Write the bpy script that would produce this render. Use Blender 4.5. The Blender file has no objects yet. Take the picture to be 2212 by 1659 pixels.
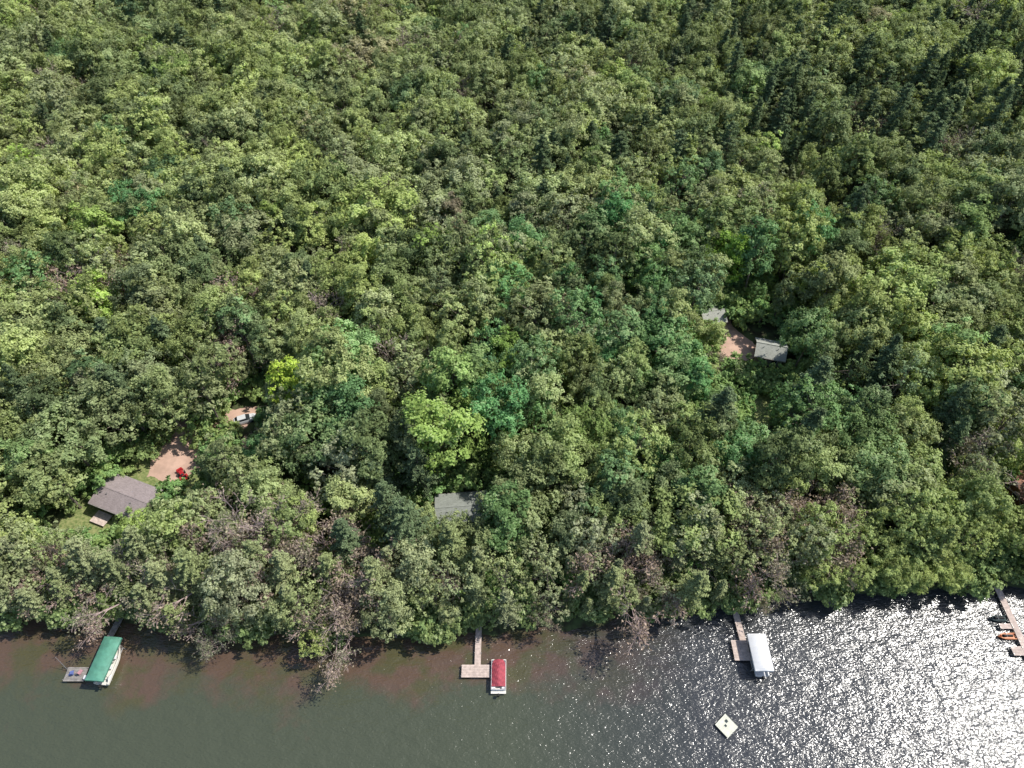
import bpy, math, random
import numpy as np
from mathutils import Vector, Matrix, noise

scene = bpy.context.scene
R = math.radians
rnd = random.Random(7)

# ------------------------------------------------------------------ materials
def new_mat(name):
    m = bpy.data.materials.new(name); m.use_nodes = True
    nt = m.node_tree
    for n in list(nt.nodes): nt.nodes.remove(n)
    return m, nt, nt.nodes, nt.links

def simple(name, col, rough=0.7, var=0.2, scale=4.0, metal=0.0, bump=0.0, spec=0.3, col2=None):
    m, nt, N, L = new_mat(name)
    out = N.new('ShaderNodeOutputMaterial'); p = N.new('ShaderNodeBsdfPrincipled')
    tc = N.new('ShaderNodeTexCoord'); nz = N.new('ShaderNodeTexNoise')
    nz.inputs['Scale'].default_value = scale; nz.inputs['Detail'].default_value = 5
    L.new(tc.outputs['Object'], nz.inputs['Vector'])
    cr = N.new('ShaderNodeValToRGB')
    c2 = col2 if col2 else tuple(c * (1 + var) for c in col)
    cr.color_ramp.elements[0].position = 0.35; cr.color_ramp.elements[1].position = 0.65
    cr.color_ramp.elements[0].color = (*[c * (1 - var) for c in col], 1)
    cr.color_ramp.elements[1].color = (*c2, 1)
    L.new(nz.outputs['Fac'], cr.inputs['Fac']); L.new(cr.outputs['Color'], p.inputs['Base Color'])
    p.inputs['Roughness'].default_value = rough; p.inputs['Metallic'].default_value = metal
    p.inputs['Specular IOR Level'].default_value = spec
    if bump > 0:
        b = N.new('ShaderNodeBump'); b.inputs['Distance'].default_value = bump
        L.new(nz.outputs['Fac'], b.inputs['Height']); L.new(b.outputs['Normal'], p.inputs['Normal'])
    L.new(p.outputs['BSDF'], out.inputs['Surface'])
    return m

def leaf_material(name, transl=0.3, pale=(0.44, 0.47, 0.27)):
    m, nt, N, L = new_mat(name)
    out = N.new('ShaderNodeOutputMaterial'); p = N.new('ShaderNodeBsdfDiffuse')
    a = N.new('ShaderNodeAttribute'); a.attribute_type = 'INSTANCER'; a.attribute_name = 'tint'
    v = N.new('ShaderNodeAttribute'); v.attribute_type = 'GEOMETRY'; v.attribute_name = 'var'
    mr = N.new('ShaderNodeMapRange'); mr.inputs['To Min'].default_value = 0.40; mr.inputs['To Max'].default_value = 1.75
    L.new(v.outputs['Fac'], mr.inputs['Value'])
    sc = N.new('ShaderNodeVectorMath'); sc.operation = 'SCALE'
    L.new(a.outputs['Color'], sc.inputs[0]); L.new(mr.outputs['Result'], sc.inputs['Scale'])
    # pale leaf undersides turned up by the wind, plus leaf sheen painted as colour
    mx = N.new('ShaderNodeMix'); mx.data_type = 'RGBA'
    gt = N.new('ShaderNodeMapRange'); gt.inputs['From Min'].default_value = 0.78; gt.inputs['From Max'].default_value = 1.0
    gt.inputs['To Max'].default_value = 0.55
    L.new(v.outputs['Fac'], gt.inputs['Value']); L.new(gt.outputs['Result'], mx.inputs['Factor'])
    L.new(sc.outputs[0], mx.inputs['A']); mx.inputs['B'].default_value = (*pale, 1)
    L.new(mx.outputs['Result'], p.inputs['Color'])
    tr = N.new('ShaderNodeBsdfTranslucent')
    t2 = N.new('ShaderNodeMix'); t2.data_type = 'RGBA'; t2.blend_type = 'MULTIPLY'; t2.inputs['Factor'].default_value = 1
    L.new(mx.outputs['Result'], t2.inputs['A']); t2.inputs['B'].default_value = (1.4, 1.45, 0.65, 1)
    L.new(t2.outputs['Result'], tr.inputs['Color'])
    ms = N.new('ShaderNodeMixShader'); ms.inputs['Fac'].default_value = transl
    L.new(p.outputs['BSDF'], ms.inputs[1]); L.new(tr.outputs['BSDF'], ms.inputs[2])
    L.new(ms.outputs['Shader'], out.inputs['Surface'])
    return m

M_leaf = leaf_material('leaves', 0.28)
M_needle = leaf_material('needles', 0.15)
M_bark = simple('bark', (0.20, 0.17, 0.14), 0.9, 0.35, 3, bump=0.03)
M_dead = simple('dead_wood', (0.36, 0.30, 0.28), 0.9, 0.3, .35, col2=(0.54, 0.40, 0.37))

# ------------------------------------------------------------------ mesh builder
class MB:
    def __init__(s): s.v = []; s.f = []; s.m = []
    def quad(s, pts, mi=0):
        b = len(s.v); s.v += [tuple(p) for p in pts]; s.f.append(tuple(range(b, b + len(pts)))); s.m.append(mi)
    def box(s, c, size, rz=0.0, mi=0, top=1.0, tilt=None):
        hx, hy, hz = size[0] / 2, size[1] / 2, size[2] / 2
        M = Matrix.Translation(c) @ Matrix.Rotation(rz, 4, 'Z')
        if tilt: M = M @ Matrix.Rotation(tilt[0], 4, 'X') @ Matrix.Rotation(tilt[1], 4, 'Y')
        b = len(s.v)
        for z, k in ((-hz, 1), (hz, top)):
            for x, y in ((-hx, -hy), (hx, -hy), (hx, hy), (-hx, hy)):
                s.v.append(tuple(M @ Vector((x * k, y * k, z))))
        for q in ((3, 2, 1, 0), (4, 5, 6, 7), (0, 1, 5, 4), (1, 2, 6, 5), (2, 3, 7, 6), (3, 0, 4, 7)):
            s.f.append(tuple(b + i for i in q)); s.m.append(mi)
    def cyl(s, p0, p1, r0, r1, n=8, mi=0, caps=True):
        p0 = Vector(p0); p1 = Vector(p1); d = (p1 - p0)
        if d.length < 1e-6: return
        d.normalize(); a = d.orthogonal().normalized(); c = d.cross(a)
        b = len(s.v)
        for p, r in ((p0, r0), (p1, r1)):
            for i in range(n):
                t = 2 * math.pi * i / n
                s.v.append(tuple(p + a * (r * math.cos(t)) + c * (r * math.sin(t))))
        for i in range(n):
            j = (i + 1) % n
            s.f.append((b + i, b + j, b + n + j, b + n + i)); s.m.append(mi)
        if caps:
            s.f.append(tuple(b + i for i in range(n))[::-1]); s.m.append(mi)
            s.f.append(tuple(b + n + i for i in range(n))); s.m.append(mi)
    def loft(s, secs, mi=0, closed=True, caps=True):
        n = len(secs[0]); b = len(s.v)
        for sec in secs: s.v += [tuple(p) for p in sec]
        for k in range(len(secs) - 1):
            for i in range(n if closed else n - 1):
                j = (i + 1) % n
                s.f.append((b + k * n + i, b + k * n + j, b + (k + 1) * n + j, b + (k + 1) * n + i)); s.m.append(mi)
        if caps:
            s.f.append(tuple(b + i for i in range(n))[::-1]); s.m.append(mi)
            s.f.append(tuple(b + (len(secs) - 1) * n + i for i in range(n))); s.m.append(mi)
    def mesh(s, name, mats, smooth=False):
        me = bpy.data.meshes.new(name); me.from_pydata(s.v, [], s.f)
        for m in mats: me.materials.append(m)
        me.polygons.foreach_set('material_index', s.m)
        if smooth: me.polygons.foreach_set('use_smooth', [True] * len(me.polygons))
        me.update(); return me
    def obj(s, name, mats, parent=None, smooth=False, bevel=0.0):
        o = bpy.data.objects.new(name, s.mesh(name, mats, smooth)); scene.collection.objects.link(o)
        if parent: o.parent = parent
        if bevel > 0:
            md = o.modifiers.new('bevel', 'BEVEL'); md.width = bevel; md.segments = 2; md.limit_method = 'ANGLE'
        return o

def empty(name, loc, rz=0.0):
    e = bpy.data.objects.new(name, None); e.location = loc; e.rotation_euler = (0, 0, rz)
    scene.collection.objects.link(e); e.empty_display_size = 0.5
    return e

# ------------------------------------------------------------------ tree prototypes
def leaf_quads(P, Nn, size, g, aspect=0.6):
    n = len(P)
    r = g.normal(size=(n, 3)); t = np.cross(Nn, r); t /= np.linalg.norm(t, axis=1)[:, None] + 1e-9
    b = np.cross(Nn, t)
    s = size[:, None]
    V = np.stack([P + t * s, P + b * s * aspect, P - t * s, P - b * s * aspect], 1)
    return V.reshape(-1, 3)

def finish_tree(name, mb, LV, var, leafmat, woodmat):
    nb = len(mb.v)
    verts = np.concatenate([np.array(mb.v).reshape(-1, 3), LV]) if nb else LV
    nl = len(LV) // 4
    faces = list(mb.f) + [tuple(r) for r in (np.arange(nl * 4).reshape(-1, 4) + nb).tolist()]
    me = bpy.data.meshes.new(name); me.from_pydata(verts.tolist(), [], faces)
    me.materials.append(woodmat); me.materials.append(leafmat)
    me.polygons.foreach_set('material_index', [0] * len(mb.f) + [1] * nl)
    at = me.attributes.new('var', 'FLOAT', 'POINT')
    vv = np.concatenate([np.zeros(nb), np.repeat(var, 4)]).astype(np.float32)
    at.data.foreach_set('value', vv)
    me.update(); return me

def broadleaf(name, seed, Rc=4.8, H=18, Rz=6.0, ncl=46, per=230, ls=0.23, clr=(0.2, 0.34), zmin=-0.3, sparse=1.0, lump_k=.5):
    g = np.random.default_rng(seed); r = random.Random(seed)
    C = np.array([0, 0, H - Rz])
    mb = MB()
    lean = Vector((r.uniform(-.5, .5), r.uniform(-.5, .5), 0))
    k0 = Vector((0, 0, -0.5)); k1 = Vector((0, 0, H * .4)) + lean; k2 = Vector((0, 0, H * .78)) + lean * 1.6
    mb.cyl(k0, k1, 0.3, 0.2, 7); mb.cyl(k1, k2, 0.2, 0.07, 5)
    cents = []; tries = 0
    while len(cents) < ncl and tries < 4000:
        tries += 1
        d = g.normal(size=3); d /= np.linalg.norm(d)
        if d[2] < zmin: continue
        rad = g.uniform(0.62, 1.12) if g.random() < 0.88 else g.uniform(0.35, 0.6)
        lump = 1 + lump_k * noise.noise(Vector(d.tolist()) * 2.1 + Vector((seed, 0, 0)))
        c = C + d * np.array([Rc, Rc, Rz]) * rad * lump * (1 if d[2] > 0 else 0.9)
        cr = Rc * g.uniform(*clr)
        if any(np.linalg.norm(c - q[0]) < 0.55 * (cr + q[1]) for q in cents): continue
        cents.append((c, cr, d))
    LP = []; LN = []; LS = []; LVv = []
    for i, (c, cr, d) in enumerate(cents):
        if i % 3 == 0:
            a = k1.lerp(k2, r.random()); mb.cyl(a, Vector(c.tolist()) , 0.08, 0.02, 3, caps=False)
        n = int(per * (cr / (Rc * 0.29)) ** 2 * sparse)
        nb = max(6, n // 11)
        q = g.normal(size=(n, 3)); q += d * 0.75 + np.array([0, 0, .45]); q /= np.linalg.norm(q, axis=1)[:, None]
        bd = q[:nb]; idx = g.integers(0, nb, n)
        q2 = bd[idx] + g.normal(size=(n, 3)) * 0.17
        rr = g.uniform(0.55, 1.08, n) ** 0.6
        rr *= (0.62 + 0.68 * g.random(nb))[idx]
        p = c + q2 * (cr * rr)[:, None] * np.array([1, 1, .85])
        nn = q2 * .75 + d * .3 + np.array([0, 0, .45]) + g.normal(size=(n, 3)) * .42
        nn /= np.linalg.norm(nn, axis=1)[:, None]
        LP.append(p); LN.append(nn); LS.append(g.uniform(.7, 1.3, n) * ls)
        LVv.append(np.clip(g.uniform(-.25, .25) + (g.random(nb) * .5)[idx] + g.random(n) * .5, 0, 1))
    P = np.concatenate(LP); Nn = np.concatenate(LN); S = np.concatenate(LS); V = np.concatenate(LVv)
    return finish_tree(name, mb, leaf_quads(P, Nn, S, g), V, M_leaf, M_bark)

def pine(name, seed, H=21, base=0.35, Lmax=3.6, whorl=0.75, droop=0.1, dens=1.0):
    g = np.random.default_rng(seed); r = random.Random(seed); mb = MB()
    mb.cyl((0, 0, -.5), (0, 0, H * .6), .28, .15, 8); mb.cyl((0, 0, H * .6), (0, 0, H), .15, .03, 6)
    LP = []; LN = []; LS = []; LV = []
    z = H * base
    while z < H - .3:
        f = (z - H * base) / (H * (1 - base)); L0 = Lmax * (1 - f) ** .75 * (0.6 + .4 * min(1, f * 5 + .3)) + .35
        for k in range(r.randint(5, 7)):
            a = r.uniform(0, 2 * math.pi); L = L0 * r.uniform(.55, 1.25)
            dirv = np.array([math.cos(a), math.sin(a), 0.25 * (f) - droop]); dirv /= np.linalg.norm(dirv)
            side = np.array([-math.sin(a), math.cos(a), 0])
            o = np.array([0, 0, z + r.uniform(-.2, .2)])
            mb.cyl(o.tolist(), (o + dirv * L).tolist(), .045, .012, 3, caps=False)
            n = int(80 * L / 3 * dens) + 12
            t = g.uniform(.18, 1.05, n); w = .28 * L * (1.1 - t) + .1
            nt_ = 7; lane = (np.round(t * nt_) / nt_) * .6 + t * .4
            p = o + dirv * (lane * L)[:, None] + side * (g.uniform(-1, 1, n) * w)[:, None] + np.array([0, 0, 1]) * (g.normal(size=n) * .09 + .06 * np.sin(t * 3))[:, None]
            nn = np.array([0, 0, 1.0]) + g.normal(size=(n, 3)) * .45 + dirv * .2
            nn /= np.linalg.norm(nn, axis=1)[:, None]
            LP.append(p); LN.append(nn); LS.append(g.uniform(.18, .32, n)); LV.append(np.clip(g.random(n) * .8 + r.uniform(-.1, .15), 0, 1))
        z += whorl * r.uniform(.7, 1.2) * (1 - .4 * f)
    P = np.concatenate(LP); Nn = np.concatenate(LN); S = np.concatenate(LS); V = np.concatenate(LV)
    return finish_tree(name, mb, leaf_quads(P, Nn, S, g, .38), V, M_needle, M_bark)

def deadtree(name, seed, H=14, leaves=350, spread=1.0):
    g = np.random.default_rng(seed); r = random.Random(seed); mb = MB(); tips = []
    def grow(p, d, L, rad, lev):
        q = p + d * L
        mb.cyl(p, q, rad, rad * .62, 5 if lev < 2 else 3, caps=False)
        if lev >= 6: tips.append(q); return
        if lev >= 4: tips.append(q)
        for k in range(r.choice([2, 3, 3]) if lev > 0 else 6):
            nd = (d + Vector((r.gauss(0, 1), r.gauss(0, 1), r.gauss(0.12, .6))) * .5 * spread).normalized()
            grow(p.lerp(q, r.uniform(.55, 1)), nd, L * r.uniform(.55, .8), max(rad * .6, .030), lev + 1)
    grow(Vector((0, 0, -.5)), Vector((0, 0, 1)), H * .42, .20, 0)
    tp = np.array([tuple(t) for t in tips]); idx = g.integers(0, len(tp), leaves)
    P = tp[idx] + g.normal(size=(leaves, 3)) * .35
    Nn = g.normal(size=(leaves, 3)) + np.array([0, 0, .8]); Nn /= np.linalg.norm(Nn, axis=1)[:, None]
    return finish_tree(name, mb, leaf_quads(P, Nn, g.uniform(.12, .24, leaves), g), g.random(leaves) * .7, M_leaf, M_dead)

protos = []
protos.append(broadleaf('broadleaf_a', 1, 4.9, 18, 6.2, 46))
protos.append(broadleaf('broadleaf_b', 2, 5.2, 17, 5.2, 48))
protos.append(broadleaf('broadleaf_c', 3, 4.2, 19, 7.2, 46))
protos.append(broadleaf('broadleaf_d', 4, 4.8, 17.5, 6.6, 38, clr=(.22, .38)))
protos.append(broadleaf('broadleaf_e', 5, 4.6, 18, 6.4, 60, per=150, clr=(.15, .26)))
protos.append(broadleaf('broadleaf_f', 6, 5.3, 18.5, 6.0, 56, per=180, clr=(.17, .28)))
protos.append(broadleaf('poplar_g', 7, 3.2, 19, 8.2, 50, per=130, ls=.22, clr=(.22, .36)))
protos.append(pine('pine_h', 8, 22, .35, 3.7))
protos.append(pine('pine_i', 9, 20, .3, 4.6, .95, .02))
protos.append(pine('spruce_j', 10, 19, .15, 2.7, .6, .28))
protos.append(deadtree('deadtree_k', 11, 15, 900))
protos.append(broadleaf('thin_l', 12, 4.2, 16, 5.8, 44, per=80, ls=.2, clr=(.15, .25)))
protos.append(deadtree('deadtree_m', 14, 13, 2200, 1.1))
protos.append(broadleaf('shrub_n', 13, 2.0, 3.6, 2.0, 18, per=70, ls=.2, clr=(.28, .45), zmin=-.3))
BROAD = [0, 1, 2, 3, 4, 5]
RC = [4.9, 5.2, 4.2, 4.8, 4.6, 5.3, 3.2, 3.2, 3.8, 2.5, 3.5, 4.2, 3.5, 2.0]
HT = [18, 17, 19, 17.5, 18, 18.5, 19, 22, 20, 19, 14, 16, 12, 3.6]

pcol = bpy.data.collections.new('tree_kinds')
for i, me in enumerate(protos):
    o = bpy.data.objects.new('kind_%02d' % i, me); pcol.objects.link(o)

def scatter(name, pts):
    me = bpy.data.meshes.new(name); me.from_pydata([p['loc'] for p in pts], [], [])
    def at(n, ty, key, fld, dt=np.float32):
        a = me.attributes.new(n, ty, 'POINT'); a.data.foreach_set(fld, np.array([p[key] for p in pts], dtype=dt).ravel())
    at('idx', 'INT', 'idx', 'value', np.int32); at('rot', 'FLOAT_VECTOR', 'rot', 'vector'); at('scl', 'FLOAT_VECTOR', 'scl', 'vector')
    at('tint', 'FLOAT_COLOR', 'tint', 'color')
    o = bpy.data.objects.new(name, me); scene.collection.objects.link(o)
    ng = bpy.data.node_groups.new(name + '_nodes', 'GeometryNodeTree')
    ng.interface.new_socket('Geometry', in_out='INPUT', socket_type='NodeSocketGeometry')
    ng.interface.new_socket('Geometry', in_out='OUTPUT', socket_type='NodeSocketGeometry')
    N = ng.nodes; L = ng.links
    gi = N.new('NodeGroupInput'); go = N.new('NodeGroupOutput'); ip = N.new('GeometryNodeInstanceOnPoints')
    ci = N.new('GeometryNodeCollectionInfo'); ci.inputs['Collection'].default_value = pcol
    ci.inputs['Separate Children'].default_value = True; ci.inputs['Reset Children'].default_value = True
    def na(n, ty):
        x = N.new('GeometryNodeInputNamedAttribute'); x.data_type = ty; x.inputs['Name'].default_value = n
        return [s for s in x.outputs if s.enabled and s.name == 'Attribute'][0]
    e2r = N.new('FunctionNodeEulerToRotation')
    L.new(gi.outputs[0], ip.inputs['Points']); L.new(ci.outputs[0], ip.inputs['Instance'])
    ip.inputs['Pick Instance'].default_value = True
    L.new(na('idx', 'INT'), ip.inputs['Instance Index'])
    L.new(na('rot', 'FLOAT_VECTOR'), e2r.inputs[0]); L.new(e2r.outputs[0], ip.inputs['Rotation'])
    L.new(na('scl', 'FLOAT_VECTOR'), ip.inputs['Scale'])
    L.new(ip.outputs[0], go.inputs[0])
    md = o.modifiers.new('scatter', 'NODES'); md.node_group = ng
    return o

# ------------------------------------------------------------------ site layout (metres)
SH = [(-4000, 60), (-160, 52), (-110, 46), (-86, 44), (-62, 43), (-46, 41.2), (-31, 40.5), (-8, 41.7), (15, 43), (23, 44.2),
      (36, 46.4), (47.5, 47.4), (55.5, 48.2), (89, 49.5), (130, 52), (200, 60), (4000, 120)]
def shore(x):
    for (a, ya), (b, yb) in zip(SH, SH[1:]):
        if x <= b:
            return ya + (yb - ya) * (x - a) / (b - a) + (0.5 * math.sin(x * .45) + .35 * math.sin(x * 1.1 + 1) if abs(x) < 200 else 0)
    return 120
GZ = 1.0
SUNV = Vector((84, 22, 115)).normalized()

# open places that stay free of crowns: (x, y, z, radius)
CAM = Vector((0, 0, 115))
OPEN = [(-75.5, 69.7, 4.8, 1.2), (-67, 67, 4.6, 1.4), (-77, 66, 4.5, 1.2), (-71.5, 66.5, 4.8, 1.8), (-80, 64, 1, 1.0), (-81, 61, 1, .8), (-76, 60.8, 1, 1.2), (-69.5, 64.2, 4, .8),
        (-69, 76, 1, 2.2), (-66, 76.5, 1, 2.0), (-69.5, 72.5, 1, 1.6), (-64.1, 71.6, 1.5, 1.5), (-69.3, 82.5, 1, 1), (-63, 78.5, 1, 1.6), (-56.8, 85.2, 1.6, 2.2), (-54.2, 86.0, 1.6, 2.2),
        (-13.2, 64.3, 4.5, 1.8), (-11, 65.5, 4.5, 1.2), (-8.5, 65, 4.5, 1.2), (-9.5, 62.2, 4.5, 1.2), (-6.4, 64.0, 4.5, 1.0), (-13.5, 67.5, 1, .8),
        (54.5, 104, 4.8, 1.2), (57, 104.5, 4.8, 1.6), (59.3, 102.5, 4, 1.), (56, 101.5, 4, 1.), (49.8, 108, 1, 1.3), (53, 105, 1, 1.0), (47.3, 114, 4, 1.0), (51, 111, 1, .8), (56, 109, 1, .8),
        (53.2, 88.5, 1, 2.4), (53.8, 91, 1, 2), (96.3, 69.2, 4, 2.2), (94.5, 68, 2, 1.6), (93, 66, 1, 1), (55.6, 46.8, .5, .5)]
HOUSES = [(-72.4, 65.8, 6.5), (-9.5, 63.5, 6), (57.4, 103, 6), (46.5, 115, 4), (99, 68, 5), (-67, 76, 5), (-64.1, 71.6, 2), (-55.4, 85.7, 3.4), (53.3, 89, 3.4)]
SUNNY = [(-72.8, 66, 4.8, 2), (-67.5, 76, 1, 3.2), (-69.5, 73, 1, 2), (-64.1, 71.6, 1.5, 1), (-9.5, 64, 4.6, 4), (-12.5, 63.5, 4.6, 3), (57, 103.5, 4.8, 2.2), (53.2, 89, 1, 2), (50, 108, 1, 1), (97, 69, 4, 2.5), (-55.5, 85.6, 1.5, 2.2), (47, 114, 4, 1), (-80, 62, 1, 1)]
def blocked(x, y, h, rc, ztop_frac=0.66, slack=0.9):
    for hx, hy, hr in HOUSES:
        if (x - hx) ** 2 + (y - hy) ** 2 < hr * hr: return True
    for ox, oy, oz, orr, sun in [(*o, 0) for o in OPEN] + [(*o, 1) for o in SUNNY]:
        if (ox - x) ** 2 + (oy - y) ** 2 > 900: continue
        o = Vector((ox, oy, oz)); d = SUNV if sun else (CAM - o).normalized()
        sl = .75 if sun else 1
        for zz, kk in ((h * ztop_frac, slack), (h * .9, .7), (h * .45, .7)):
            w = Vector((x, y, GZ + zz)) - o; t = w.dot(d)
            if t < 0: continue
            if (w - d * t).length < rc * kk * sl + orr * .6: return True
    return False

def nz(x, y, s, o=0): return noise.noise(Vector((x * s + o, y * s - o, o * .37)))

K = 2.45
def C_(a, b, c): return (a * K, b * K, c * K)
OLIVE = C_(0.106, 0.131, 0.051); LIGHT = C_(0.150, 0.174, 0.063); DARK = C_(0.056, 0.077, 0.036)
EMER = C_(0.054, 0.122, 0.048); GREY = C_(0.136, 0.144, 0.092); LIME = C_(0.145, 0.205, 0.042); BLUE = C_(0.044, 0.094, 0.048); PINE = C_(0.068, 0.092, 0.048)
RUST = C_(0.175, 0.130, 0.105)
def mixc(a, b, t): return tuple(a[i] * (1 - t) + b[i] * t for i in range(3))
def tint_for(x, y, r):
    c = mixc(OLIVE, LIGHT, min(1, max(0, .42 + nz(x, y, .02, 5) * 1.3 + (0.3 if x < -30 and y > 80 else 0) + r.gauss(0, .3))))
    c = mixc(c, GREY, min(.85, max(0, r.gauss(.2, .3))))
    if r.random() < .25: c = mixc(c, DARK, r.uniform(.4, 1))
    e = math.exp(-((x - 22) / 26) ** 2 - ((y - 112) / 38) ** 2) + .7 * math.exp(-((x - 50) / 28) ** 2 - ((y - 84) / 22) ** 2) + .35 * math.exp(-((x + 10) / 40) ** 2 - ((y - 75) / 15) ** 2)
    if r.random() < .55 * e: c = mixc(c, EMER, r.uniform(.35, .95))
    elif r.random() < .06: c = mixc(c, r.choice([EMER, BLUE]), r.uniform(.3, .8))
    if r.random() < .025: c = mixc(c, LIME, r.uniform(.3, .7))
    if r.random() < .015: c = mixc(c, RUST, .6)
    k = r.uniform(.74, 1.2)
    if y > 170: c = mixc(c, mixc(LIGHT, GREY, .5), .25)  # haze over the distant crowns, painted into their tint
    return tuple(v * k for v in c)

pts = []
def addp(lst, x, y, idx, s, tint, r, sz=None, tilt=.06):
    lst.append(dict(loc=(x, y, GZ if y > shore(x) + 4 else GZ * max(0.1, (y - shore(x)) / 4)), idx=idx, rot=(r.gauss(0, tilt), r.gauss(0, tilt), r.uniform(0, 6.283)),
                    scl=(s, s, sz if sz else s * r.uniform(.9, 1.12)), tint=(*tint, 1)))
r = random.Random(21)
sp = 6.2; row = 0; y = 40.0
SPECIAL = [(-41.5, 85, 5), (50, 126, 6), (-33, 141, 8), (83, 111, 9), (-96, 116, 5)]
while y < 345:
    hw = 100 + .66 * y
    x = -hw + (row % 2) * sp / 2
    while x < hw:
        px = x + r.uniform(-2.7, 2.7); py = y + r.uniform(-2.7, 2.7); x += sp
        d = py - shore(px)
        if d < 10.5: continue
        if r.random() < .06: continue
        if any((px - a) ** 2 + (py - b) ** 2 < c * c * .6 for a, b, c in SPECIAL): continue
        con = nz(px, py, .018, 11)
        ppine = .04 + (.46 * max(0, min(1, (con + .25) * 2)) if (py > 140 and px > -15) else 0) + (.05 if px > 60 else 0)
        pdead = .05 if px < -20 else .03
        u = r.random()
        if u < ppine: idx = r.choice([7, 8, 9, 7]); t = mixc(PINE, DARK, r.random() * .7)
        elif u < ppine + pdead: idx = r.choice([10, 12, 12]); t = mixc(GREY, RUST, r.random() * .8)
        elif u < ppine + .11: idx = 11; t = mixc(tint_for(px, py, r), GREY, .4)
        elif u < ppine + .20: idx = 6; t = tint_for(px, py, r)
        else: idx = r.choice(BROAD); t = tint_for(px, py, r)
        s = r.uniform(.62, 1.2) * (1 + .18 * nz(px, py, .03, 3))
        sz = (s * .45 + .55 * r.uniform(.78, 1.1)) * (1 + .22 * nz(px, py, .045, 17))
        if idx in (10, 12): s *= 1.2; sz *= 1.25
        if blocked(px, py, HT[idx] * sz, RC[idx] * s):
            s *= .5; sz *= .5
            if blocked(px, py, HT[idx] * sz, RC[idx] * s): continue
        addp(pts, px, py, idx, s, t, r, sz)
    y += sp * .866; row += 1
forest = scatter('forest', pts)

# undergrowth near the shore and around the openings
sp_ = []
for i in range(3600):
    x = r.uniform(-105, 115); y = r.uniform(40, 135)
    ds = y - shore(x)
    if ds < .6: continue
    near = ds < 9 or any((x - a) ** 2 + (y - b) ** 2 < 17 ** 2 for a, b, c in HOUSES)
    if not near and r.random() < .72: continue
    s = r.uniform(.5, 1.5)
    if blocked(x, y, 3.6 * s, 2.0 * s, .5): continue
    t = mixc(mixc(EMER, OLIVE, .3 + .7 * r.random()), LIME, r.random() * .2)
    if ds < 6: t = mixc(t, mixc(OLIVE, DARK, .4), .7)
    addp(sp_, x, y, 13, s, t, r)
scatter('undergrowth', sp_)

# individually standing trees: shore row, and the marked ones inland
def tree(name, idx, x, y, s, tint, z=None, sz=None, lean=None):
    o = bpy.data.objects.new(name, protos[idx]); scene.collection.objects.link(o)
    d = y - shore(x); o.location = (x, y, (GZ if d > 4 else GZ * max(.05, d / 4)) if z is None else z)
    o.rotation_euler = (r.gauss(0, .07) if lean is None else lean[0], r.gauss(0, .07) if lean is None else lean[1], r.uniform(0, 6.28))
    o.scale = (s, s, sz or s * r.uniform(.9, 1.15)); o['tint'] = tuple(float(v) for v in tint)
    return o
NAMES = {7: 'pine_tree', 8: 'pine_tree', 9: 'spruce_tree', 10: 'dead_tree', 12: 'dead_tree', 6: 'poplar_tree', 11: 'birch_tree'}
x = -118.0
while x < 130:
    for k, dd in enumerate((.8, 4.4, 8.0)):
        px = x + r.uniform(-1.4, 1.4) + k * 1.2; py = shore(px) + dd + r.uniform(-1.2, 2.0)
        py = max(py, shore(px) + .1)
        if px < -45: ch = [7, 8, 8, 4, 8, 11, 11, 12, 8, 7]
        elif px < 15: ch = [11, 4, 7, 12, 12, 3, 8, 11, 11, 12, 9, 11]
        elif px < 50: ch = [9, 7, 11, 12, 11, 4, 12, 7, 11]
        else: ch = [3, 1, 4, 0, 11, 5, 7]
        idx = r.choice(ch); s = r.uniform(.36, .78) if k == 0 else r.uniform(.58, .92)
        t = mixc(mixc(OLIVE, GREY, r.uniform(.3, 1)), LIGHT, r.uniform(0, .4))
        if idx in (12,): t = mixc(GREY, RUST, r.random()); s *= 1.15
        if px > 50: s *= .88; t = mixc(OLIVE, LIGHT, r.random())
        if blocked(px, py, HT[idx] * s, RC[idx] * s): continue
        if any(abs(px - q) < 2.4 and k == 0 for q in (-67, -5.6, 38.2, 84.9)): continue
        tree(NAMES.get(idx, 'oak_tree'), idx, px, py, s, t)
    x += 3.7
tree('maple_tree', 2, -41.5, 84.0, .85, (.42, .53, .09), sz=.98)
tree('maple_tree', 3, 50, 126, .95, (.24, .38, .07))
tree('oak_tree', 1, -33, 140, 1.5, C_(.155, .185, .065), sz=1.1)
tree('oak_tree', 5, 80, 108, 1.35, C_(.145, .175, .065), sz=1.1)
tree('oak_tree', 1, 88, 114, 1.3, C_(.14, .17, .065), sz=1.1)
tree('dead_tree', 12, -48, 39.6, .55, GREY, z=0.1)
tree('oak_tree', 4, -32.3, 38.4, .55, LIGHT, z=0.1, sz=.35)
tree('dead_tree', 12, -98, 118, 1.6, RUST, sz=1.5); tree('dead_tree', 12, -93, 115, 1.5, RUST, sz=1.45)
tree('dead_tree', 12, -60, 108, 1.4, RUST, sz=1.45); tree('dead_tree', 12, -55, 96, 1.3, RUST, sz=1.4)
for (dx, dy) in ((-30, 50), (-40, 52), (-35, 55), (37, 56), (47, 56), (53, 57), (42, 60), (18, 49), (44, 52), (-24, 49), (-46, 56), (-50, 50)):
    tree('dead_tree', 12, dx, dy, 1.2, mixc(GREY, RUST, .4 + .6 * r.random()), sz=1.3)

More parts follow.
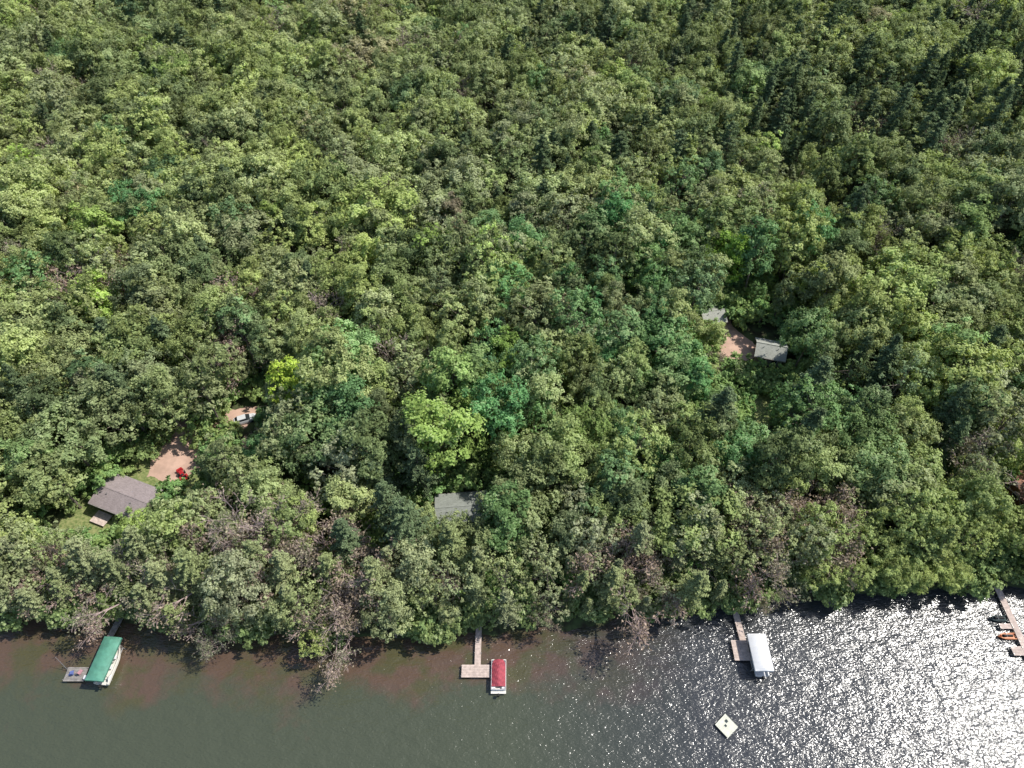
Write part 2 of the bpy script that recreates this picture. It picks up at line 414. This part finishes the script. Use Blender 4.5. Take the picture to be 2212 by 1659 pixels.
# ------------------------------------------------------------------ ground and lake
xs = np.concatenate([[-5000, -2500, -1200, -600, -350], np.arange(-240, 241, 3.0), [350, 600, 1200, 2500, 5000]])
ys = np.concatenate([[-40, 0, 20], np.arange(30, 66, 1.5), np.arange(70, 200, 6.0), [240, 320, 430, 700, 1400, 3000, 6000]])
V = []; F = []
for yy in ys:
    for xx in xs:
        d = yy - shore(float(xx))
        z = GZ if d > 4 else (GZ * d / 4 if d > 0 else max(-4, d * .25))
        V.append((float(xx), float(yy), z))
nx = len(xs)
for j in range(len(ys) - 1):
    for i in range(nx - 1):
        a = j * nx + i; F.append((a, a + 1, a + nx + 1, a + nx))
M_ground = simple('forest_floor', (0.09, 0.08, 0.045), 0.95, .5, .6, bump=.1, col2=(0.09, 0.125, 0.045))
me = bpy.data.meshes.new('ground'); me.from_pydata(V, [], F); me.materials.append(M_ground)
scene.collection.objects.link(bpy.data.objects.new('ground', me))

m, nt, N, L = new_mat('lake_water')
out = N.new('ShaderNodeOutputMaterial'); p = N.new('ShaderNodeBsdfPrincipled')
tc = N.new('ShaderNodeTexCoord'); sep = N.new('ShaderNodeSeparateXYZ'); L.new(tc.outputs['Object'], sep.inputs[0])
n1 = N.new('ShaderNodeTexNoise'); n1.inputs['Scale'].default_value = .07; n1.inputs['Detail'].default_value = 8; n1.inputs['Roughness'].default_value = .65
L.new(tc.outputs['Object'], n1.inputs['Vector'])
# depth: shallow weedy brown bed near the western shore, deeper out and to the east
ad = N.new('ShaderNodeMath'); ad.operation = 'MULTIPLY_ADD'; ad.inputs[1].default_value = 32.0
L.new(n1.outputs['Fac'], ad.inputs[0]); L.new(sep.outputs['Y'], ad.inputs[2])
mr = N.new('ShaderNodeMapRange'); mr.inputs['From Min'].default_value = 46; mr.inputs['From Max'].default_value = 51
L.new(ad.outputs[0], mr.inputs['Value'])
cm = N.new('ShaderNodeMix'); cm.data_type = 'RGBA'
cm.inputs['A'].default_value = (0.068, 0.078, 0.048, 1)
n3 = N.new('ShaderNodeTexNoise'); n3.inputs['Scale'].default_value = .22; n3.inputs['Detail'].default_value = 6; L.new(tc.outputs['Object'], n3.inputs['Vector'])
wr = N.new('ShaderNodeValToRGB'); wr.color_ramp.elements[0].position = .45; wr.color_ramp.elements[1].position = .58
wr.color_ramp.elements[0].color = (0.110, 0.072, 0.050, 1); wr.color_ramp.elements[1].color = (0.082, 0.076, 0.036, 1)
L.new(n3.outputs['Fac'], wr.inputs['Fac']); L.new(wr.outputs['Color'], cm.inputs['B'])
L.new(mr.outputs['Result'], cm.inputs['Factor'])
mrx = N.new('ShaderNodeMapRange'); mrx.inputs['From Min'].default_value = 0; mrx.inputs['From Max'].default_value = 30
L.new(sep.outputs['X'], mrx.inputs['Value'])
cm2 = N.new('ShaderNodeMix'); cm2.data_type = 'RGBA'; L.new(mrx.outputs['Result'], cm2.inputs['Factor']); L.new(cm.outputs['Result'], cm2.inputs['A']); cm2.inputs['B'].default_value = (0.042, 0.045, 0.048, 1)
L.new(cm2.outputs['Result'], p.inputs['Base Color'])
p.inputs['Roughness'].default_value = .18; p.inputs['IOR'].default_value = 1.4; p.inputs['Specular IOR Level'].default_value = 1.0
mp = N.new('ShaderNodeMapping'); mp.inputs['Rotation'].default_value = (0, 0, R(-12)); mp.inputs['Scale'].default_value = (1.0, 2.0, 1)
L.new(tc.outputs['Object'], mp.inputs['Vector'])
w1 = N.new('ShaderNodeTexNoise'); w1.inputs['Scale'].default_value = 1.75; w1.inputs['Detail'].default_value = 2.2; w1.inputs['Distortion'].default_value = .4
w2 = N.new('ShaderNodeTexNoise'); w2.inputs['Scale'].default_value = .35; w2.inputs['Detail'].default_value = 1
L.new(mp.outputs[0], w1.inputs['Vector']); L.new(mp.outputs[0], w2.inputs['Vector'])
b1 = N.new('ShaderNodeBump'); b1.inputs['Distance'].default_value = .115; b1.inputs['Strength'].default_value = 1
b2 = N.new('ShaderNodeBump'); b2.inputs['Distance'].default_value = .22; b2.inputs['Strength'].default_value = 1
L.new(w1.outputs['Fac'], b1.inputs['Height']); L.new(w2.outputs['Fac'], b2.inputs['Height']); L.new(b2.outputs['Normal'], b1.inputs['Normal'])
L.new(b1.outputs['Normal'], p.inputs['Normal']); L.new(p.outputs['BSDF'], out.inputs['Surface'])
M_water = m
wb = MB(); wb.quad([(-5000, -5000, 0), (5000, -5000, 0), (5000, 130, 0), (-5000, 130, 0)])
wb.obj('lake_water', [M_water])

# ------------------------------------------------------------------ shared object materials
M_plank = simple('dock_boards', (0.58, 0.47, 0.41), .8, .18, 2.5)
M_oldplank = simple('weathered_boards', (0.28, 0.26, 0.24), .85, .25, 2.5)
M_steel = simple('galvanised_steel', (0.5, 0.5, 0.5), .4, .1, 5, metal=.7)
M_alu = simple('aluminium', (0.6, 0.6, 0.6), .35, .08, 5, metal=.6)
M_white = simple('white_vinyl', (0.72, 0.72, 0.72), .5, .07, .8)
M_green = simple('green_vinyl', (0.10, 0.28, 0.20), .55, .15, 1.2)
M_red = simple('red_canvas', (0.36, 0.065, 0.085), .7, .15, 2)
M_redpaint = simple('red_paint', (0.40, 0.025, 0.03), .4, .15, 3)
M_black = simple('black_rubber', (0.02, 0.02, 0.02), .7, .2, 3)
M_dark = simple('dark_mat', (0.05, 0.07, 0.07), .8, .3, 3)
M_cream = simple('gelcoat', (0.72, 0.69, 0.62), .35, .05, 2)
M_raft = simple('raft_boards', (0.66, 0.66, 0.54), .7, .1, 2)
M_pink = simple('faded_towel', (0.45, 0.25, 0.28), .9, .2, 6)
M_blue = simple('blue_fabric', (0.12, 0.16, 0.38), .9, .2, 6)
M_orange = simple('orange_plastic', (0.65, 0.20, 0.05), .4, .1, 3)
M_glass = simple('window_glass', (0.03, 0.035, 0.04), .1, .1, 1, spec=.8)
M_silver = simple('silver_paint', (0.66, 0.67, 0.68), .3, .04, 2, metal=.1)
M_concrete = simple('concrete', (0.36, 0.34, 0.31), .9, .15, 2)
M_frame = simple('dull_lift_frame', (0.22, 0.22, 0.22), .6, .1, 5)

def dock(name, x0, y0, x1, y1, w, mat, platforms=(), z=.55, posts=True):
    """boards laid across stringers; platforms: (cx, cy, sx, sy)"""
    e = empty(name, (x0, y0, 0)); a = Vector((x0, y0)); b = Vector((x1, y1)); d = (b - a); Ln = d.length; d.normalize(); rz = math.atan2(d.y, d.x) - math.pi / 2
    mb = MB(); st = MB(); n = int(Ln / .24); rr = random.Random(int(abs(x0) * 10))
    off = Vector((-x0, -y0, 0))
    for i in range(n):
        c = a + d * ((i + .5) * Ln / n)
        mb.box(Vector((c.x, c.y, z + rr.uniform(-.006, .006))) + off, (w, Ln / n - .025, .05), rz)
    for s in (-1, 1):
        q = Vector((-d.y, d.x)) * (w / 2 - .08) * s; c = (a + b) / 2 + q
        st.box(Vector((c.x, c.y, z - .13)) + off, (.08, Ln, .16), rz)
        k = 0.5
        while k < Ln:
            g = a + d * k + Vector((-d.y, d.x)) * (w / 2 + .05) * s
            st.cyl(Vector((g.x, g.y, -1.5)) + off, Vector((g.x, g.y, z + .25)) + off, .045, .045, 6); k += 2.6
    for cx, cy, sx, sy in platforms:
        m_ = int(sy / .24)
        for i in range(m_):
            mb.box(Vector((cx, cy - sy / 2 + (i + .5) * sy / m_, z + .062 + rr.uniform(-.006, .006))) + off, (sx, sy / m_ - .025, .05))
        for s in (-1, 1):
            st.box(Vector((cx + s * (sx / 2 - .1), cy, z - .06)) + off, (.08, sy, .16))
            for t in (-1, 1):
                st.cyl(Vector((cx + s * (sx / 2 + .05), cy + t * (sy / 2 - .2), -1.5)) + off, Vector((cx + s * (sx / 2 + .05), cy + t * (sy / 2 - .2), z + .3)) + off, .05, .05, 6)
    mb.obj('deck_boards', [mat], e); st.obj('frame_and_posts', [M_steel], e)
    return e

def hull_mesh(mb, L_, W_, H_, z0, mi=0, y0=0, x0=0):
    secs = []
    for t in np.linspace(0, 1, 9):
        yy = -L_ / 2 + L_ * t; w = W_ / 2 * (1 if t < .55 else max(.03, 1 - ((t - .55) / .45) ** 2)); rise = .15 * H_ * max(0, t - .6) * 2
        secs.append([(x0 + w * .55, y0 + yy, z0 + rise), (x0 + w, y0 + yy, z0 + H_ * .5 + rise), (x0 + w, y0 + yy, z0 + H_ + rise), (x0 + w * .82, y0 + yy, z0 + H_ + rise), (x0 + w * .7, y0 + yy, z0 + H_ * .45 + rise),
                     (x0 - w * .7, y0 + yy, z0 + H_ * .45 + rise), (x0 - w * .82, y0 + yy, z0 + H_ + rise), (x0 - w, y0 + yy, z0 + H_ + rise), (x0 - w, y0 + yy, z0 + H_ * .5 + rise), (x0 - w * .55, y0 + yy, z0 + rise)])
    mb.loft(secs, mi)

def outboard(e, x, y, z):
    ob = MB(); ob.box((x, y - .25, z + .55), (.34, .5, .4), mi=0, top=.75); ob.box((x, y - .2, z), (.14, .2, .8)); ob.box((x, y - .3, z - .4), (.1, .45, .1))
    ob.obj('outboard_motor', [M_black], e, bevel=.04)

def canopy_lift(name, x, y, w, l, mat, rz=0, ztop=2.7):
    e = empty(name, (x, y, 0), rz); fr = MB()
    for sx in (-1, 1):
        for sy in (-.36, .36):
            fr.cyl((sx * (w / 2 - .15), sy * l, -1.6), (sx * (w / 2 - .15), sy * l, ztop - .1), .05, .05, 8)
        fr.box((sx * (w / 2 - .15), 0, ztop - .2), (.06, l * .98, .06)); fr.box((sx * (w / 2 - .35), 0, .5), (.15, l * .7, .08))
    for sy in (-.36, .36): fr.box((0, sy * l, .35), (w - .3, .08, .12))
    fr.cyl((w / 2, -.36 * l, 1.3), (w / 2 + .06, -.36 * l, 1.3), .45, .45, 16)
    fr.obj('lift_frame', [M_alu], e)
    cv = MB(); secs = []
    ny = 17
    for j in range(ny):
        t = j / (ny - 1) * 2 - 1; yy = t * l / 2; endf = 1 - max(0, abs(t) - .86) / .14
        rib = .018 * math.cos(j * math.pi)
        sec = [(-w / 2 + .02, yy, ztop - .42)]
        for i in range(13):
            s = i / 12 * 2 - 1
            sec.append((s * w / 2, yy, ztop - .02 + (.40 * (1 - abs(s) ** 1.7)) * (.35 + .65 * endf ** .5) + rib))
        sec.append((w / 2 - .02, yy, ztop - .42)); secs.append(sec)
    cv.loft(secs, 0, closed=False, caps=False)
    for sec in (secs[0], secs[-1]): cv.quad(sec)
    o = cv.obj('canopy_cover', [mat], e, smooth=False)
    return e

# left dock, green canopy lift
dock('wooden_dock', -66.3, 46.0, -68.0, 36.0, 1.0, M_oldplank, [(-70.3, 34.9, 3.3, 2.2)])
e = canopy_lift('boat_lift_canopy', -65.6, 36.7, 2.9, 6.9, M_green, R(-4))
hb = empty('motor_boat', (-65.1, 36.4, .35), R(-4)); mb = MB(); hull_mesh(mb, 6.4, 2.4, .85, .15); mb.obj('hull', [M_cream], hb)
mb = MB(); mb.box((0, -.6, .9), (1.1, .6, .45)); mb.box((0, 1.0, .85), (1.2, .6, .4)); mb.obj('seats', [M_white], hb, bevel=.05)
mb = MB(); mb.box((.0, .3, 1.25), (1.5, .05, .4), tilt=(.5, 0)); mb.obj('windshield', [M_glass], hb); outboard(hb, 0, -3.3, .5)
def chair(x, y, rz, mat):
    pf = empty('deck_chair', (x, y, .65), rz); mb = MB(); mb.box((0, 0, .25), (.6, .7, .06)); mb.box((0, -.38, .55), (.6, .06, .6))
    for sx in (-.28, .28):
        for sy in (-.3, .3): mb.cyl((sx, sy, 0), (sx, sy, .25), .02, .02, 5)
    mb.obj('seat_frame', [mat], pf)
chair(-70.9, 35.0, .3, M_blue); chair(-69.6, 35.2, -.4, M_pink)
bx = empty('dock_box', (-68.2, 34.3, .66)); mb = MB(); mb.box((0, 0, .22), (.75, .55, .42)); mb.box((0, 0, .46), (.8, .6, .06)); mb.obj('box_and_lid', [M_white], bx, bevel=.02)
fp = empty('flag_pole', (-72.0, 35.6, .3)); mb = MB(); mb.cyl((0, 0, 0), (-1.2, 1.2, 2.6), .03, .02, 6); mb.cyl((-1.2, 1.2, 2.6), (-1.2, 1.2, 2.66), .05, .05, 6); mb.obj('pole', [M_steel], fp)

# centre dock with pontoon boat
dock('wooden_dock', -5.6, 44.0, -5.6, 36.3, 1.0, M_plank, [(-5.85, 35.4, 4.6, 2.0)])
pb = empty('pontoon_boat', (-2.15, 34.6, 0))
mb = MB()
for sx in (-.85, .85):
    mb.cyl((sx, -2.5, .12), (sx, 2.2, .12), .3, .3, 14); mb.cyl((sx, 2.2, .12), (sx, 2.8, .25), .3, .06, 14)
mb.obj('pontoons', [M_alu], pb, smooth=False)
mb = MB(); mb.box((0, 0, .5), (2.4, 5.3, .1)); mb.obj('deck', [M_cream], pb)
mb = MB()
for sx in (-1.15, 1.15): mb.box((sx, .1, .85), (.05, 4.5, .6))
mb.box((0, 2.35, .85), (2.25, .05, .6)); mb.box((0, -2.15, .85), (2.25, .05, .6)); mb.obj('fence_panels', [M_white], pb)
mb = MB()
for sx in (-.8, .8):
    mb.box((sx, 1.4, .75), (.6, 1.6, .4)); mb.box((sx, -1.3, .75), (.6, 1.4, .4))
mb.obj('bench_seats', [M_white], pb, bevel=.05)
mb = MB(); secs = []
for j in range(13):
    t = j / 12; yy = -1.7 + 4.15 * t; hgt = .5 * math.sin(min(1, t * 3 + .15) * math.pi / 2) * math.sin(min(1, (1 - t) * 2 + .2) * math.pi / 2)
    hw = 1.13 if t < .75 else 1.13 - .4 * ((t - .75) / .25) ** 2
    secs.append([(-hw, yy, .95)] + [(s * hw * .98, yy, 1.16 + hgt * (1 - abs(s) ** 1.4) + .06 * math.sin(j * 2.3 + s * 5)) for s in np.linspace(-1, 1, 9)] + [(hw, yy, .95)])
mb.loft(secs, 0, closed=False, caps=False); mb.quad(secs[0]); mb.quad(secs[-1]); mb.obj('mooring_cover', [M_red], pb)
outboard(pb, 0, -2.7, .35)

# right dock with white canopy lift
dock('wooden_dock', 38.0, 49.0, 38.45, 40.0, 1.05, M_plank, [(37.75, 38.7, 2.7, 3.3)])
canopy_lift('boat_lift_canopy', 40.15, 37.7, 3.0, 5.9, M_white, R(0))
hb = empty('motor_boat', (40.15, 37.4, .35)); mb = MB(); hull_mesh(mb, 5.8, 2.2, .8, .15); mb.obj('hull', [M_white], hb)
mb = MB(); mb.box((0, -.6, .9), (1.1, .6, .45)); mb.obj('seats', [M_dark], hb, bevel=.05); outboard(hb, 0, -3.0, .5)

# swim raft
rf = empty('swim_raft', (33.1, 27.3, 0), R(40)); mb = MB()
for i in range(10): mb.box((0, -1.12 + i * .25, .42), (2.45, .235, .06))
mb.box((0, 0, .32), (2.4, 2.44, .1)); mb.obj('raft_deck', [M_raft], rf)
mb = MB()
for sx in (-.8, .8):
    for sy in (-.6, .6): mb.cyl((sx, sy - .45, .05), (sx, sy + .45, .05), .28, .28, 12)
mb.obj('float_barrels', [M_blue], rf)
mb = MB(); mb.box((.5, .45, .48), (.42, .42, .05)); mb.box((-.1, .1, .48), (.3, .35, .05)); mb.obj('rubber_mats', [M_dark], rf)
mb = MB()
for sx in (-.2, .2): mb.cyl((sx, -1.3, -.3), (sx, -1.3, .9), .025, .025, 6)
for zz in (-.1, .2): mb.cyl((-.2, -1.3, zz), (.2, -1.3, zz), .02, .02, 6)
mb.obj('ladder', [M_steel], rf)

# small landing at shore
sl = dock('shore_landing', 54.6, 46.8, 56.6, 47.0, .9, M_oldplank)

# far right dock, personal watercraft and an open lift
dock('wooden_dock', 85.0, 51.0, 84.8, 36.6, 1.1, M_plank, [(83.2, 42.7, 2.0, .9), (83.3, 38.6, 1.8, 1.5)])
def watercraft(x, y, mat, rz):
    e = empty('jet_ski', (x, y, 0), rz); mb = MB(); hull_mesh(mb, 2.9, 1.05, .45, .05); mb.box((0, 0, .42), (.72, 2.0, .2)); mb.obj('hull', [mat], e)
    mb = MB(); mb.box((0, -.35, .68), (.38, 1.2, .26), top=.8); mb.box((0, .55, .72), (.5, .55, .34), top=.6); mb.obj('seat_and_cowl', [M_black], e, bevel=.05)
    mb = MB(); mb.cyl((-.38, .35, .98), (.38, .35, .98), .03, .03, 6); mb.cyl((0, .35, .98), (0, .5, .8), .04, .04, 6); mb.obj('handlebar', [M_steel], e)
watercraft(82.7, 44.1, M_dark, R(90)); watercraft(82.8, 41.1, M_orange, R(90))
lf = empty('watercraft_lift', (82.8, 42.6, 0)); mb = MB()
for sx in (-1.5, .7):
    for sy in (-2.4, 2.4): mb.cyl((sx, sy, -1.5), (sx, sy, 1.1), .05, .05, 6)
    mb.box((sx, 0, .1), (.06, 4.8, .06))
for sy in (-2.4, 2.4): mb.box((-.4, sy, .04), (2.2, .06, .05))
mb.obj('lift_frame', [M_frame], lf)

# ------------------------------------------------------------------ buildings
def roof_mat(name, col):
    m, nt, N, L = new_mat(name)
    out = N.new('ShaderNodeOutputMaterial'); p = N.new('ShaderNodeBsdfPrincipled'); tc = N.new('ShaderNodeTexCoord')
    bk = N.new('ShaderNodeTexBrick'); bk.inputs['Scale'].default_value = 1.6; bk.inputs['Mortar Size'].default_value = .01
    bk.inputs['Color1'].default_value = (*col, 1); bk.inputs['Color2'].default_value = (*[c * .78 for c in col], 1); bk.inputs['Mortar'].default_value = (*[c * .5 for c in col], 1)
    nn = N.new('ShaderNodeTexNoise'); nn.inputs['Scale'].default_value = .9; nn.inputs['Detail'].default_value = 6
    mx = N.new('ShaderNodeMix'); mx.data_type = 'RGBA'; mx.blend_type = 'MULTIPLY'; mx.inputs['Factor'].default_value = .6
    cr = N.new('ShaderNodeValToRGB'); cr.color_ramp.elements[0].color = (.55, .55, .5, 1); cr.color_ramp.elements[1].color = (1.2, 1.2, 1.2, 1)
    L.new(tc.outputs['Object'], bk.inputs['Vector']); L.new(tc.outputs['Object'], nn.inputs['Vector']); L.new(nn.outputs['Fac'], cr.inputs['Fac'])
    L.new(bk.outputs['Color'], mx.inputs['A']); L.new(cr.outputs['Color'], mx.inputs['B']); L.new(mx.outputs['Result'], p.inputs['Base Color'])
    p.inputs['Roughness'].default_value = .85; L.new(p.outputs['BSDF'], out.inputs['Surface']); return m
M_roofA = roof_mat('shingles_mauve', (0.36, 0.30, 0.30)); M_roofB = roof_mat('shingles_green_grey', (0.32, 0.34, 0.31)); M_roofC = roof_mat('shingles_grey', (0.46, 0.47, 0.42)); M_roofD = roof_mat('shingles_redbrown', (0.46, 0.24, 0.17))
M_sid = simple('siding_tan', (0.34, 0.29, 0.24), .8, .1, 2); M_sidd = simple('siding_dark', (0.10, 0.08, 0.07), .8, .1, 2); M_log = simple('log_wall', (0.28, 0.13, 0.07), .7, .2, 2)

def house(name, x, y, rz, Lh, Wh, wall, rise, roofm, wallm, chimney=True, ov=.55):
    e = empty(name, (x, y, GZ), rz); mb = MB(); hl, hw = Lh / 2, Wh / 2
    mb.loft([[(sx, -hw, 0), (sx, hw, 0), (sx, hw, wall), (sx, 0, wall + rise), (sx, -hw, wall)] for sx in (-hl, hl)]); mb.obj('walls', [wallm], e)
    mb = MB(); k = rise / hw
    for s in (-1, 1):
        a = [(-hl - ov, 0, wall + rise + .06), (hl + ov, 0, wall + rise + .06), (hl + ov, s * (hw + ov), wall - k * ov + .06), (-hl - ov, s * (hw + ov), wall - k * ov + .06)]
        bq = [(p[0], p[1], p[2] + .16) for p in a]
        mb.loft([a, bq])
    mb.obj('roof', [roofm], e)
    mb = MB(); mb.box((0, 0, wall + rise + .235), (Lh + 2 * ov, .28, .05)); mb.obj('ridge_cap', [roofm], e)
    mb = MB()
    for s in (-1, 1):
        mb.box((0, s * (hw + ov + .07), wall - k * ov + .12), (Lh + 2 * ov, .12, .12))
    mb.obj('gutters', [M_oldplank], e)
    wn = MB(); gl = MB()
    for s in (-1, 1):
        for wx in np.linspace(-hl + 1.6, hl - 1.6, max(2, int(Lh / 3))):
            wn.box((wx, s * (hw + .03), 1.6), (1.3, .06, 1.2)); gl.box((wx, s * (hw + .05), 1.6), (1.1, .08, 1.0))
        for wy in (-hw * .45, hw * .45):
            wn.box((s * (hl + .03), wy, 1.6), (.06, 1.2, 1.2)); gl.box((s * (hl + .05), wy, 1.6), (.08, 1.0, 1.0))
    wn.obj('window_frames', [M_white], e); gl.obj('window_glass', [M_glass], e)
    mb = MB(); mb.box((hl * .1, -hw - .04, 1.05), (.95, .08, 2.1)); mb.obj('door', [M_oldplank], e)
    mb = MB()
    for vx in (-.3, .25): mb.cyl((vx * Lh, -.25 * hw - .3, wall + rise * .7), (vx * Lh, -.25 * hw - .3, wall + rise * .7 + .6), .08, .08, 8)
    mb.box((.1 * Lh, hw * .3, wall + rise * .75), (.35, .35, .3)); mb.obj('roof_vents', [M_steel], e)
    if chimney:
        mb = MB(); mb.box((-.1 * Lh, hw * .25, wall + rise + .1), (.6, .6, 1.6)); mb.box((-.1 * Lh, hw * .25, wall + rise + .95), (.72, .72, .1)); mb.obj('chimney', [M_concrete], e)
    return e
hA = house('lake_house', -72.1, 65.8, R(-21), 10.0, 6.0, 2.9, .8, M_roofA, M_sidd, False)
mb = MB()
for i in range(13): mb.box((-4.5 + i * .25, -4.6, .5), (.235, 2.4, .05))
mb.obj('deck', [M_plank], hA)
hB = house('cabin', -9.3, 63.3, R(5), 8.6, 5.6, 2.8, .8, M_roofB, M_sid, False)
hC = house('cottage', 57.4, 103.4, R(-15), 5.6, 4.8, 2.8, 1.3, M_roofC, M_sid, False)
hD = house('garage', 46.6, 114.8, R(10), 4.6, 4.6, 2.4, 1.1, M_roofC, M_sid, False)
hE = house('log_cabin', 98.4, 68.8, R(12), 7.0, 5.4, 2.6, 1.6, M_roofD, M_log, True)

# ------------------------------------------------------------------ yard surfaces
def patch(name, poly, mat, dz, seed=0):
    pts_ = []
    n = len(poly)
    for i in range(n):
        a = Vector(poly[i]); b = Vector(poly[(i + 1) % n]); k = max(2, int((b - a).length / .7))
        for j in range(k):
            q = a.lerp(b, j / k); q += Vector((nz(q.x, q.y, .9, seed), nz(q.x, q.y, .9, seed + 9))) * .7
            pts_.append((q.x, q.y, GZ + dz))
    mb = MB(); mb.quad(pts_); mb.obj(name, [mat])
M_dirt = simple('sandy_dirt', (0.52, 0.35, 0.27), .95, .15, .5, bump=.02)
M_grass = simple('lawn_grass', (0.17, 0.24, 0.07), .9, .3, 2.5, bump=.05, col2=(0.30, 0.31, 0.13))
patch('lawn', [(-84, 70), (-84, 58), (-72, 55), (-64, 62), (-60, 72), (-62, 82), (-68, 90), (-73, 84), (-76, 74)], M_grass, .004, 1)
patch('driveway', [(-71.5, 72), (-66, 70.5), (-61, 74), (-59.5, 81), (-55, 84), (-52, 90), (-62, 88), (-66, 92), (-71, 90), (-69.5, 82), (-71.5, 77)], M_dirt, .010, 2)
patch('lawn', [(50, 84), (56, 85), (56.5, 93), (52, 94), (50, 90)], M_grass, .004, 4)
patch('driveway', [(45, 104), (54, 102.5), (56, 107), (52, 113), (50, 124), (46, 124), (46, 112)], M_dirt, .010, 5)
patch('lawn', [(-17, 58), (-3, 58), (-3, 70), (-17, 70)], M_grass, .004, 6)
patch('lawn', [(90, 60), (104, 60), (104, 76), (90, 76)], M_grass, .004, 7)

# red yard tractor
tr = empty('garden_tractor', (-64.1, 71.8, GZ + .01), R(40)); mb = MB()
mb.box((0, .7, .75), (.75, 1.3, .55), top=.9); mb.box((0, -.5, .55), (.9, 1.1, .25)); mb.box((-.62, -.6, .95), (.35, .9, .1)); mb.box((.62, -.6, .95), (.35, .9, .1)); mb.obj('hood_and_fenders', [M_redpaint], tr, bevel=.05)
mb = MB()
for sx in (-.65, .65):
    mb.cyl((sx - .15, -.6, .48), (sx + .15, -.6, .48), .48, .48, 18); mb.cyl((sx - .1, 1.0, .32), (sx + .1, 1.0, .32), .32, .32, 16)
mb.box((0, -.5, .82), (.5, .5, .14)); mb.box((0, -.78, 1.05), (.5, .1, .4)); mb.cyl((0, .1, .9), (0, -.1, 1.2), .03, .03, 6); mb.cyl((0, -.1, 1.2), (0, -.12, 1.23), .2, .2, 14)
mb.obj('wheels_and_seat', [M_black], tr)
mb = MB(); mb.box((0, 1.9, .45), (1.3, .5, .6), top=.8); mb.box((-.45, 1.5, .5), (.08, 1.2, .08)); mb.box((.45, 1.5, .5), (.08, 1.2, .08)); mb.obj('front_loader', [M_redpaint], tr)

# parked car
car = empty('parked_car', (-55.5, 85.6, GZ + .01), R(-68))
def sec(y, w, zb, zt, wt): return [(-w, y, zb), (-w, y, (zb + zt) / 2), (-wt, y, zt), (wt, y, zt), (w, y, (zb + zt) / 2), (w, y, zb)]
mb = MB(); mb.loft([sec(-2.25, .78, .4, .85, .7), sec(-2.1, .88, .25, .98, .8), sec(-1, .92, .22, 1.02, .84), (sec(.9, .92, .22, 1.0, .84)), sec(1.9, .88, .25, .85, .78), sec(2.25, .75, .38, .68, .66)]); mb.obj('body', [M_silver], car, bevel=.04)
mb = MB(); mb.loft([sec(-1.95, .78, .98, 1.0, .76), sec(-1.3, .8, 1.0, 1.45, .62), sec(.3, .8, 1.0, 1.47, .62), sec(1.05, .8, .98, 1.0, .76)]); mb.obj('cabin_glass', [M_glass], car)
mb = MB(); mb.loft([sec(-1.35, .63, 1.44, 1.5, .58), sec(.32, .63, 1.46, 1.52, .58)]); mb.obj('roof_panel', [M_silver], car)
mb = MB()
for sx in (-.85, .85):
    for sy in (-1.4, 1.4): mb.cyl((sx - .1, sy, .33), (sx + .1, sy, .33), .33, .33, 18)
mb.obj('wheels', [M_black], car)

# ------------------------------------------------------------------ light, sky, camera
sv = SUNV
el = math.asin(sv.z); az = math.atan2(sv.x, sv.y)
w = bpy.data.worlds.new('World'); scene.world = w; w.use_nodes = True
N = w.node_tree.nodes; L = w.node_tree.links
for n in list(N): N.remove(n)
sky = N.new('ShaderNodeTexSky'); sky.sky_type = 'NISHITA'; sky.sun_disc = False; sky.sun_elevation = el; sky.sun_rotation = az
bg = N.new('ShaderNodeBackground'); bg.inputs['Strength'].default_value = .15; wo = N.new('ShaderNodeOutputWorld')
L.new(sky.outputs[0], bg.inputs['Color']); L.new(bg.outputs[0], wo.inputs['Surface'])
sd = bpy.data.lights.new('sun', 'SUN'); sd.energy = 5.0; sd.angle = R(.5); sd.color = (1, .96, .89)
so = bpy.data.objects.new('sun', sd); so.rotation_euler = (-sv).to_track_quat('-Z', 'Y').to_euler(); scene.collection.objects.link(so)
cd = bpy.data.cameras.new('camera'); cd.sensor_width = 36; cd.lens = 24.0; cd.clip_end = 9000; cd.clip_start = .5
co = bpy.data.objects.new('camera', cd); co.location = CAM; co.rotation_euler = (R(40), 0, 0); scene.collection.objects.link(co)
scene.camera = co
scene.view_settings.view_transform = 'Standard'
